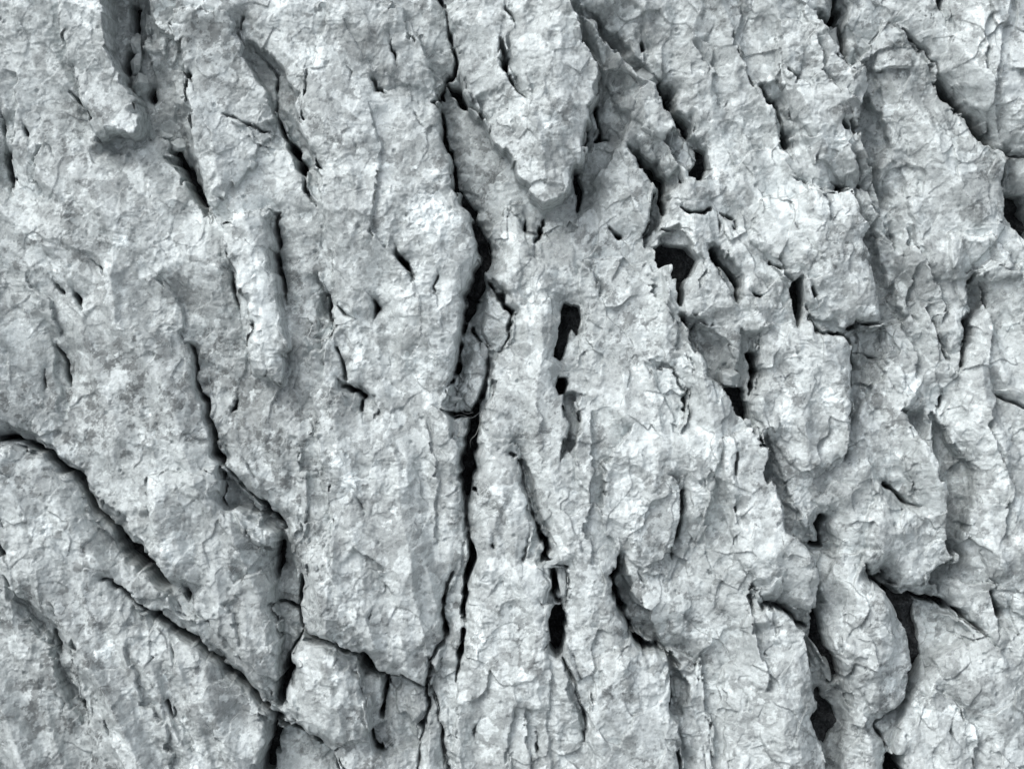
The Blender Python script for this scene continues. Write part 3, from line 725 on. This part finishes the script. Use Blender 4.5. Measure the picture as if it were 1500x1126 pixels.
# ------------------------------------------------------------------ the separate rocks: strokes along each crest grow until they meet at cracks
ROCKS = [
 ('rock_slab', [(20,40),(40,140),(25,260),(20,380)], 'mottled grey rock slab along the left edge, beside the rib with a blunt lower end'),
 ('rock_rib', [(115,-10),(125,60),(150,130),(180,180)], 'narrow pale rock rib with a blunt square lower end beside the stone-filled gully'),
 ('rock_slab', [(110,250),(200,290),(230,350),(150,450),(180,600),(220,700)], 'broad speckled rock slab between the blunt rib and the long diagonal crack'),
 ('rock_trough', [(232,60),(240,120),(250,170)], 'shadowed smooth gully floor below the wedged stones at upper left'),
 ('rock_rib', [(290,-10),(310,80),(330,150),(335,230),(325,290)], 'pale rock rib standing right of the gully with the loose stones'),
 ('rock_spur', [(370,330),(385,430),(400,520)], 'white tapering rock spur beside a short straight black slit'),
 ('rock_slab', [(310,480),(350,560),(390,650),(440,720)], 'dark speckled rock slab below the white spur and right of the branching crack'),
 ('rock_sliver', [(420,140),(445,200),(458,260)], 'thin rock sliver between two dark slits, left of the biggest slab'),
 ('rock_slab', [(470,60),(540,220),(570,380),(560,560),(570,720),(590,900)], 'biggest rock slab, lichen spotted, along the left of the long central crack'),
 ('rock_hump', [(610,20),(630,80)], 'pale rock hump left of the top of the long central crack'),
 ('rock_rib', [(690,190),(715,260),(735,340),(770,440),(780,560)], 'rock rib rising out of the central crack below the drooping rounded tongue'),
 ('wedged_block', [(725,455),(728,490)], 'small triangular block wedged right of the middle of the central crack'),
 ('wedged_block', [(690,510),(697,550),(688,580)], 'long grey block wedged inside the middle of the central crack'),
 ('rock_tongue', [(700,40),(790,60),(800,170),(795,250)], 'large pale rock tongue with a drooping rounded lower end, at top centre'),
 ('rock_rib', [(715,680),(720,800),(720,950),(730,1100)], 'long smooth rock rib running down to the bottom edge right of the central crack'),
 ('rock_slab', [(880,420),(910,560),(920,700),(870,800)], 'mottled rock slab between the two earth-filled slots and the stepped pale ledge'),
 ('rock_slab', [(800,760),(790,900),(790,1000),(810,1100)], 'fluted rock slab around the almond-shaped earth hole near the bottom'),
 ('rock_boss', [(890,970),(900,1050),(940,1100)], 'rounded pale rock boss under the curved crevice at bottom centre'),
 ('rock_slab', [(1040,660),(1060,800),(1050,900),(1090,1040)], 'wide pale rock slab right of the curved crevice at lower centre'),
 ('rock_rib', [(880,70),(930,130),(965,170)], 'narrow grey rock rib below the round pebble, right of the drooping tongue'),
 ('rock_rib', [(890,220),(910,290),(930,330)], 'shaded rock rib between the drooping tongue and the eroded spikes'),
 ('eroded_spike', [(1000,240),(985,290),(965,325)], 'sharp eroded rock spikes above the widest dark earth hole'),
 ('rock_slab', [(960,20),(1070,40),(1090,180),(1120,290),(1160,370)], 'bright rock slab at upper right of centre, above the dark earth holes'),
 ('rock_rib', [(1180,60),(1210,150),(1230,240),(1240,330),(1250,420)], 'knife-edged rock rib ending in a pointed tip above a forked crack'),
 ('rock_slab', [(1030,420),(1070,480),(1085,540)], 'hollowed rock face right of the widest dark earth hole'),
 ('rock_block', [(1130,450),(1190,540),(1180,620),(1170,690)], 'blocky rock mass under the forked crack, right of the small wedged cube'),
 ('rock_slab', [(1310,80),(1340,200),(1370,320),(1420,380)], 'broad striated rock slab sweeping down the upper right'),
 ('rock_slab', [(1420,40),(1460,120),(1490,190)], 'brightest rock slab in the top right corner'),
 ('rock_ledge', [(1490,255)], 'small pale rock ledge on the right edge above a dark hole'),
 ('rock_rib', [(1310,450),(1330,560)], 'grey rock strip right of the pointed tip and its horizontal crack'),
 ('rock_slab', [(1280,590),(1290,680),(1240,740)], 'darker rock slab left of the keel-shaped overhang'),
 ('rock_keel', [(1350,700),(1350,760),(1340,810)], 'keel-shaped overhanging rock with a bright right edge'),
 ('rock_slab', [(1400,600),(1405,680),(1410,780)], 'sunken rock strip between the keel-shaped overhang and the right hand slab'),
 ('rock_slab', [(1460,450),(1460,620),(1470,740),(1480,860)], 'pale rock slab on the right edge with round lichen spots'),
 ('rock_block', [(1285,880),(1290,950),(1285,1010)], 'standing tooth-shaped rock block left of a dark earth gap'),
 ('rock_slab', [(1400,1000),(1440,1040),(1400,1100)], 'large rounded rock slab in the bottom right corner'),
 ('rock_slab', [(1380,930),(1365,960)], 'shaded triangular rock facet between the dark gap and the bottom right slab'),
 ('rock_rib', [(1150,760),(1160,840)], 'pale fin of rock above the thin crack at lower right'),
 ('rock_slab', [(1130,930),(1150,1010),(1170,1090)], 'pale rock slab with a straight right edge beside two earth pockets'),
 ('rock_rib', [(1235,850),(1230,920)], 'recessed rock strip left of the tooth-shaped block'),
 ('rock_slab', [(1265,1070),(1250,1100)], 'low rock at the bottom edge under the tooth-shaped block'),
 ('rock_slab', [(40,740),(120,850),(200,950),(300,1060)], 'big mottled rock slab below the long diagonal crack at lower left'),
 ('rock_slab', [(15,930),(30,1000),(60,1100)], 'dim rock slab in the bottom left corner'),
 ('rock_lobe', [(200,850),(230,880)], 'small lumpy rock lobe between two diagonal cracks'),
 ('rock_rib', [(260,770),(300,850),(350,920),(390,1010)], 'pale rock rib with a white crest above the lower diagonal crack'),
 ('rock_flake', [(360,765),(385,790)], 'pointed rock flake under the fork of the branching crack'),
 ('rock_block', [(470,980),(480,1040),(500,1080)], 'squarish rock block below the biggest slab, dotted with pale lichen'),
 ('rock_block', [(543,1000),(543,1040)], 'narrow upright speckled block right of the squarish block'),
 ('rock_block', [(595,1010),(585,1060)], 'cluster-shaped angular rock under the lower tip of the biggest slab'),
 ('rock_sliver', [(632,1040),(632,1110)], 'thin upright rock sliver between two cracks at the bottom edge'),
 ('rock_sliver', [(662,880),(655,950),(650,1010)], 'narrow rock sliver between the twin cracks below centre'),
 ('rock_block', [(430,1100),(450,1120)], 'dark low rock at the bottom edge under the lower diagonal crack'),
 ('rock_block', [(415,850),(420,870)], 'dark lumpy rock sunk in the crack left of the biggest slab'),
 ('rock_slab', [(410,820),(425,790)], 'shaded rock wall left of the biggest slab above the sunken dark lump'),
]
Q = 3
gx = np.arange(-100, 1601, Q); gy = np.arange(-100, 1227, Q)
ci = np.clip(np.searchsorted(xs, gx), 0, NX - 1); ri = np.clip(np.searchsorted(ys, gy), 0, NY - 1)
cost = 1 + 60 * BAR[np.ix_(ri, ci)]
# widen so that thin cracks always close
cost = np.maximum(cost, np.maximum(np.roll(cost, 1, 0), np.roll(cost, 1, 1)) * .8)
GH, GW = cost.shape
cost_l = cost.ravel().tolist()
lab = [-1] * (GH * GW)
heap = []
for k, (_, st, _) in enumerate(ROCKS):
    pts = st if len(st) > 1 else st * 2
    for (x0, y0), (x1, y1) in zip(pts, pts[1:]):
        n = max(1, int(math.hypot(x1 - x0, y1 - y0) / Q))
        for t in range(n + 1):
            a = int((x0 + (x1 - x0) * t / n + 100) / Q); b = int((y0 + (y1 - y0) * t / n + 100) / Q)
            heap.append((0.0, b * GW + a, k))
heapq.heapify(heap)
while heap:
    c, i, k = heapq.heappop(heap)
    if lab[i] >= 0: continue
    lab[i] = k
    r, q = divmod(i, GW)
    if q > 0 and lab[i - 1] < 0: heapq.heappush(heap, (c + cost_l[i - 1], i - 1, k))
    if q < GW - 1 and lab[i + 1] < 0: heapq.heappush(heap, (c + cost_l[i + 1], i + 1, k))
    if r > 0 and lab[i - GW] < 0: heapq.heappush(heap, (c + cost_l[i - GW], i - GW, k))
    if r < GH - 1 and lab[i + GW] < 0: heapq.heappush(heap, (c + cost_l[i + GW], i + GW, k))
lab = np.array(lab, np.int16).reshape(GH, GW)
LAB = lab[np.clip(((WY + 100) / Q).astype(int), 0, GH - 1), np.clip(((WX + 100) / Q).astype(int), 0, GW - 1)]

# ------------------------------------------------------------------ materials
def new_mat(name):
    m = bpy.data.materials.new(name); m.use_nodes = True
    nt = m.node_tree
    b = nt.nodes['Principled BSDF']
    b.inputs['Roughness'].default_value = .92
    b.inputs['Specular IOR Level'].default_value = .18
    return m, nt, b

def N(nt, t, **kw):
    n = nt.nodes.new(t)
    for k, v in kw.items():
        if k.startswith('i_'): n.inputs[k[2:].replace('_', ' ')].default_value = v
        else: setattr(n, k, v)
    return n

def ramp(nt, fac, stops):
    r = nt.nodes.new('ShaderNodeValToRGB')
    el = r.color_ramp.elements
    while len(el) < len(stops): el.new(.5)
    for e, (p, c) in zip(el, stops):
        e.position = p; e.color = (c, c, c, 1) if not isinstance(c, tuple) else (*c, 1)
    nt.links.new(fac, r.inputs[0])
    return r.outputs[0]

def mathn(nt, op, a, b=None, clamp=False):
    n = nt.nodes.new('ShaderNodeMath'); n.operation = op; n.use_clamp = clamp
    for i, v in enumerate((a, b)):
        if v is None: continue
        if isinstance(v, (int, float)): n.inputs[i].default_value = v
        else: nt.links.new(v, n.inputs[i])
    return n.outputs[0]

def mixf(nt, f, a, b):
    n = nt.nodes.new('ShaderNodeMix'); n.data_type = 'FLOAT'
    for s, v in ((0, f), (2, a), (3, b)):
        if isinstance(v, (int, float)): n.inputs[s].default_value = v
        else: nt.links.new(v, n.inputs[s])
    return n.outputs[0]

TINT = (0.912, 1.0, 1.012)
def rock_material(name, base=1.0, own=False):
    """own: the stone makes its own mottling; otherwise the crust pattern and painted light falloff laid out above (attribute 'crust') gives the grey"""
    m, nt, b = new_mat(name)
    pos = N(nt, 'ShaderNodeNewGeometry').outputs['Position']
    def noise(scale, detail=2, rough=.6):
        n = N(nt, 'ShaderNodeTexNoise'); nt.links.new(pos, n.inputs['Vector'])
        n.inputs['Scale'].default_value = scale; n.inputs['Detail'].default_value = detail; n.inputs['Roughness'].default_value = rough
        return n.outputs['Fac']
    if own:
        v = mathn(nt, 'MULTIPLY', ramp(nt, noise(60, 4), [(.34, .7), (.66, 1.3)]), base)
    else:
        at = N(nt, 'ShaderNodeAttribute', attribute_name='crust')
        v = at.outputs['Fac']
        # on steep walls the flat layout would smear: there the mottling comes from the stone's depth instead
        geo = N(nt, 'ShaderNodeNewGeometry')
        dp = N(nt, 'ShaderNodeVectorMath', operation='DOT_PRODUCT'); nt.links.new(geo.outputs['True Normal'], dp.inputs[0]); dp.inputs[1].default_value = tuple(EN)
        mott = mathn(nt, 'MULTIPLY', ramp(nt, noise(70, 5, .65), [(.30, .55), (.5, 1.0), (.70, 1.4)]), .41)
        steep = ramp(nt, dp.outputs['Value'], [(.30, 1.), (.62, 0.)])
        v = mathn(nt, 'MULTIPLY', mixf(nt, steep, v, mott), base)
    val = mathn(nt, 'MULTIPLY', v, ramp(nt, noise(520, 3, .7), [(.28, .88), (.72, 1.1)]))
    comb = N(nt, 'ShaderNodeCombineColor')
    for i, t in enumerate(TINT):
        nt.links.new(mathn(nt, 'MULTIPLY', val, t, True), comb.inputs[i])
    nt.links.new(comb.outputs[0], b.inputs['Base Color'])
    bump = N(nt, 'ShaderNodeBump'); bump.inputs['Strength'].default_value = .42; bump.inputs['Distance'].default_value = .004
    hgt = noise(240, 4, .65)
    if not own:
        hgt = mathn(nt, 'ADD', hgt, mathn(nt, 'MULTIPLY', mathn(nt, 'MULTIPLY', noise(75, 5, .62), 3.2), steep))
    nt.links.new(hgt, bump.inputs['Height']); nt.links.new(bump.outputs[0], b.inputs['Normal'])
    return m

M_ROCK = rock_material('weathered_limestone')
M_STONE = rock_material('loose_limestone', .36, True)
M_LICHEN = rock_material('white_lichen', 1.38)

M_SOIL, nt, b = new_mat('dark_earth')
n = N(nt, 'ShaderNodeTexNoise'); n.inputs['Scale'].default_value = 260; n.inputs['Detail'].default_value = 5
nt.links.new(N(nt, 'ShaderNodeNewGeometry').outputs['Position'], n.inputs['Vector'])
nt.links.new(ramp(nt, n.outputs['Fac'], [(.38, (.030, .033, .035)), (.62, (.062, .068, .071)), (.76, (.15, .16, .165))]), b.inputs['Base Color'])
M_STEM, nt, b = new_mat('dry_stem'); b.inputs['Base Color'].default_value = (.27, .28, .27, 1)
M_GROUND, nt, b = new_mat('stony_ground')
n = N(nt, 'ShaderNodeTexNoise'); n.inputs['Scale'].default_value = 6; n.inputs['Detail'].default_value = 8
nt.links.new(N(nt, 'ShaderNodeNewGeometry').outputs['Position'], n.inputs['Vector'])
nt.links.new(ramp(nt, n.outputs['Fac'], [(.3, (.13, .135, .13)), (.7, (.28, .29, .285))]), b.inputs['Base Color'])

# ------------------------------------------------------------------ meshes
def to_world(x, y, h):
    """photo pixels on the face, height out of it -> world coordinates"""
    u = (np.asarray(x, np.float64) - 750) * S; v = (563 - np.asarray(y, np.float64)) * S; n_ = np.asarray(h, np.float64) * S
    return np.stack([CEN.x + u * EU.x + v * EV.x + n_ * EN.x, CEN.y + u * EU.y + v * EV.y + n_ * EN.y, CEN.z + u * EU.z + v * EV.z + n_ * EN.z], -1)

P_ROCK = to_world(X, Y, H).reshape(-1, 3)
P_SOIL = to_world(X, Y, SOIL).reshape(-1, 3)

def grid_mesh(name, cells, P, mat, parent=None, origin=None):
    """cells: flat indices of grid cells; one mesh object from them"""
    r = cells // (NX - 1); q = cells % (NX - 1)
    a = r * NX + q
    quads = np.stack([a + NX, a + NX + 1, a + 1, a], 1)
    vs, inv = np.unique(quads.ravel(), return_inverse=True)
    co = P[vs]
    if origin is None:
        origin = co.mean(0)
    me = bpy.data.meshes.new(name)
    me.vertices.add(len(vs)); me.vertices.foreach_set('co', (co - origin).astype(np.float32).ravel())
    me.loops.add(len(inv)); me.loops.foreach_set('vertex_index', inv.astype(np.int32).ravel())
    me.polygons.add(len(cells)); me.polygons.foreach_set('loop_start', np.arange(0, len(inv), 4, dtype=np.int32))
    me.update(calc_edges=True)
    me.polygons.foreach_set('use_smooth', np.ones(len(cells), bool))
    if P is P_ROCK:
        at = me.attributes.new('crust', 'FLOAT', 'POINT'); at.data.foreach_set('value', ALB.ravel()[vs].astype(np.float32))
    me.materials.append(mat)
    o = bpy.data.objects.new(name, me)
    C.objects.link(o)
    if parent is None: o.location = origin
    else: o.parent = parent; 
    return o, origin

cell_lab = LAB[:-1, :-1].ravel()
cell_li = LM[:-1, :-1].ravel()
cell_wall = (CR[:-1, :-1].ravel() > 14) | (HS[:-1, :-1].ravel() < 0)
cell_rec = BS[:-1, :-1].ravel() > .5
cell_li[cell_wall] = -1
allc = np.arange(cell_lab.size)
# class of every cell: 0 open face, 1 crack wall, 2 recessed flank, 10 + i lichen crust i; then connected pieces of one rock and class
cls = np.where(cell_wall, 1, np.where(cell_li >= 0, 10 + cell_li, np.where(cell_rec, 2, 0))).astype(np.int32)
for k in range(len(ROCKS)):                 # a rock that sits wholly in a recess is all face
    m_ = cell_lab == k
    if (cls[m_] == 0).sum() < .45 * m_.sum(): cls[m_ & (cls == 2)] = 0
def pieces(key):
    """8-connected pieces of equal key on the cell grid (run-length union-find)"""
    g = key.reshape(NY - 1, NX - 1)
    parent = []
    def find(a):
        while parent[a] != a:
            parent[a] = parent[parent[a]]; a = parent[a]
        return a
    out = np.zeros(g.shape, np.int32); prev = []
    for r in range(g.shape[0]):
        row = g[r]
        cut = np.flatnonzero(np.diff(row)) + 1
        st = [0] + cut.tolist(); en = cut.tolist() + [row.size]
        cur = []; j = 0
        for a, b_ in zip(st, en):
            k = int(row[a]); i = len(parent); parent.append(i)
            while j < len(prev) and prev[j][1] < a: j += 1
            q = j
            while q < len(prev) and prev[q][0] <= b_:
                if prev[q][2] == k: parent[find(prev[q][3])] = find(i)
                q += 1
            out[r, a:b_] = i; cur.append((a, b_, k, i))
        prev = cur
    root = np.array([find(i) for i in range(len(parent))], np.int32)
    return root[out].ravel()
# small scraps join the open face, then scraps of open face join the neighbouring rock's mesh as they are
for _ in range(2):
    comp = pieces(cell_lab.astype(np.int32) * 100 + cls)
    cnt = np.bincount(comp)
    cls[(cnt[comp] < 45) & (cls != 0)] = 0
for _ in range(4):
    comp = pieces(cell_lab.astype(np.int32) * 100 + cls)
    ids, first, n_ = np.unique(comp, return_index=True, return_counts=True)
    bad = (n_ < 45) & (first > 0)
    m_l = np.arange(comp.max() + 1); src = np.full(comp.max() + 1, -1); src[ids[bad]] = first[bad] - 1
    hit = src[comp] >= 0
    nl = cell_lab[src[comp[hit]]]; nc = cls[src[comp[hit]]]
    cell_lab = cell_lab.copy(); cell_lab[hit] = nl; cls[hit] = nc
comp = pieces(cell_lab.astype(np.int32) * 100 + cls)
cnt = np.bincount(comp)
for k, (nm, st, label) in enumerate(ROCKS):
    mine = np.flatnonzero(cell_lab == k)
    if not (cls[mine] == 0).any(): continue
    face = mine[cls[mine] == 0]
    cc = comp[face]; ids, n_ = np.unique(cc, return_counts=True)
    main = ids[np.argmax(n_)]
    scraps = np.isin(cc, ids[(n_ < 45)])
    o, org = grid_mesh(nm, face[(cc == main) | scraps], P_ROCK, M_ROCK)
    o['label'] = label
    o['category'] = 'rock'
    o['kind'] = 'thing'
    o['group'] = 'weathered limestone rocks of the cracked face'
    for i, q in zip(ids, n_):
        if i != main and q >= 45: grid_mesh('ledge', face[cc == i], P_ROCK, M_ROCK, o, org)
    rest = mine[cls[mine] != 0]
    for i in np.unique(comp[rest]):
        c_ = rest[comp[rest] == i]; t = cls[c_[0]]
        grid_mesh('crack_wall' if t == 1 else 'recessed_flank' if t == 2 else 'lichen_patch', c_, P_ROCK, M_LICHEN if t >= 10 else M_ROCK, o, org)

inview = (X[:-1, :-1] > -30) & (X[:-1, :-1] < 1530) & (Y[:-1, :-1] > -30) & (Y[:-1, :-1] < 1160)
hmin = np.minimum(np.minimum(H[:-1, :-1], H[1:, :-1]), np.minimum(H[:-1, 1:], H[1:, 1:]))
so, _ = grid_mesh('earth', allc[(inview & (hmin < SOIL[:-1, :-1] + 6) & ((HS[:-1, :-1] < 7) | (CR[:-1, :-1] > 24))).ravel()], P_SOIL, M_SOIL)
so['label'] = 'dark crumbly earth lying in the open cracks and holes'
so['category'] = 'earth'
so['kind'] = 'stuff'

# ------------------------------------------------------------------ loose stones
def stone(name, x, y, z, rx, ry, rz, lean, label, seed, mat=M_STONE, cuts=15):
    """angular stone: a sphere cut by random planes, then roughened; lean in degrees, clockwise in the picture"""
    bm = bmesh.new()
    bmesh.ops.create_icosphere(bm, subdivisions=5, radius=1.0)
    r = random.Random(seed)
    planes = []
    for _ in range(cuts):
        v = Vector((r.gauss(0, 1), r.gauss(0, 1), r.gauss(0, .8))).normalized()
        planes.append((v, r.uniform(.42, .74)))
    for v in bm.verts:
        p = v.co.copy()
        for nrm, dd in planes:
            t = p.dot(nrm)
            if t > dd: p -= nrm * (t - dd) * .985
        p *= 1 + .14 * mnoise.noise(p * 2.3 + Vector((seed, 0, 0))) + .05 * mnoise.noise(p * 7 + Vector((0, seed, 0)))
        v.co = Vector((p.x * rx, p.y * ry, p.z * rz)) * S * 1.42
    for f in bm.faces: f.smooth = True
    me = bpy.data.meshes.new(name); bm.to_mesh(me); bm.free()
    me.materials.append(mat)
    o = bpy.data.objects.new(name, me); C.objects.link(o)
    w = to_world(x, y, z)
    o.matrix_world = Matrix.Translation(Vector(w)) @ ROT.to_4x4() @ Matrix.Rotation(math.radians(-lean), 4, 'Z')
    o['label'] = label; o['category'] = 'stone'; o['group'] = 'loose stones caught in the cracks'
    return o

def hat(x, y, r=6):
    win = window([(x, y)], r)
    return float(np.percentile(np.maximum(H[win], SOIL[win]), 60))
STONES = [
 (192,52,9,14,10,-5,'upper grey stone in the stack wedged in the upper left gully'),
 (191,84,10,21,10,14,'curved finger-shaped stone in the middle of the stack wedged in the gully'),
 (196,116,15,18,14,-20,'angular lowest stone of the stack wedged in the upper left gully'),
 (253,208,14,10,9,-25,'flat oval pebble at the head of the dark groove'),
 (236,193,10,6,6,10,'small pebble left of the flat oval pebble'),
 (955,106,18,15,15,15,'round pebble sitting at the top of the narrow grey rib'),
 (1222,50,14,26,14,-22,'wedge-shaped stone stuck in the slot at upper right'),
 (823,846,7,19,8,-4,'thin white stone standing in the slot above the almond-shaped hole'),
 (810,822,10,5,6,-15,'small flat chip bridging the slot above the almond-shaped hole'),
 (1072,552,16,17,16,-10,'cube-like stone wedged above the right hand earth hole'),
 (466,829,4,4,4,0,'tiny bright white crystal left of the biggest slab'),
 (707,512,6,14,8,6,'small sliver of stone in the middle of the central crack'),
 (1218,985,5,18,8,-24,'pale sliver stone leaning in the earth pocket beside the recessed strip'),
 (665,585,12,7,8,0,'pale chip above the twigs in the central crack'),
 (1094,620,5,9,6,-30,'small pale chip at the lower end of the right hand earth hole'),
]
for i, (x, y, rx, ry, rz, lean, label) in enumerate(STONES):
    z = hat(x, y) + rz * .8
    z = max(z, -62)
    stone('loose_stone', x, y, z, rx, ry, rz, lean, label, 10 + i)

# dry stems in the central crack
def stem(pts, rad, label, mat=None):
    cu = bpy.data.curves.new('dry_stem', 'CURVE'); cu.dimensions = '3D'; cu.bevel_depth = rad * S; cu.bevel_resolution = 2
    sp = cu.splines.new('BEZIER'); sp.bezier_points.add(len(pts) - 1)
    org = Vector(to_world(*pts[0]))
    for bp, p in zip(sp.bezier_points, pts):
        bp.co = Vector(to_world(*p)) - org; bp.handle_left_type = bp.handle_right_type = 'AUTO'
    cu.materials.append(mat or M_STEM)
    tmp = bpy.data.objects.new('tmp', cu); C.objects.link(tmp)
    me = bpy.data.meshes.new_from_object(tmp.evaluated_get(bpy.context.evaluated_depsgraph_get()))
    bpy.data.objects.remove(tmp)
    o = bpy.data.objects.new('dry_stem', me); C.objects.link(o); o.location = org
    o['label'] = label; o['category'] = 'twig'; o['group'] = 'dry stems caught in the central crack'
stem([(706,606,-6),(702,622,-20),(697,636,-30),(689,645,-42),(688,656,-60)], .55, 'long pale bent dry stem hanging over the earth in the central crack')
stem([(664,610,-25),(676,608,-18),(690,612,-12),(704,603,-4)], .6, 'thin dark twig lying across the central crack', M_SOIL)
stem([(672,600,-22),(684,606,-15),(693,604,-14)], .5, 'shortest dark twig above the pale bent stem', M_SOIL)

# ------------------------------------------------------------------ ground at the foot of the face, below the picture
gv = [(-150, -150, 0), (150, -150, 0), (150, 60, 0), (-150, 60, 0)]
me = bpy.data.meshes.new('ground'); me.from_pydata(gv, [], [(0, 1, 2, 3)]); me.materials.append(M_GROUND)
g = bpy.data.objects.new('ground', me); C.objects.link(g); g['kind'] = 'structure'
print('verts', NX, NY, NX * NY)
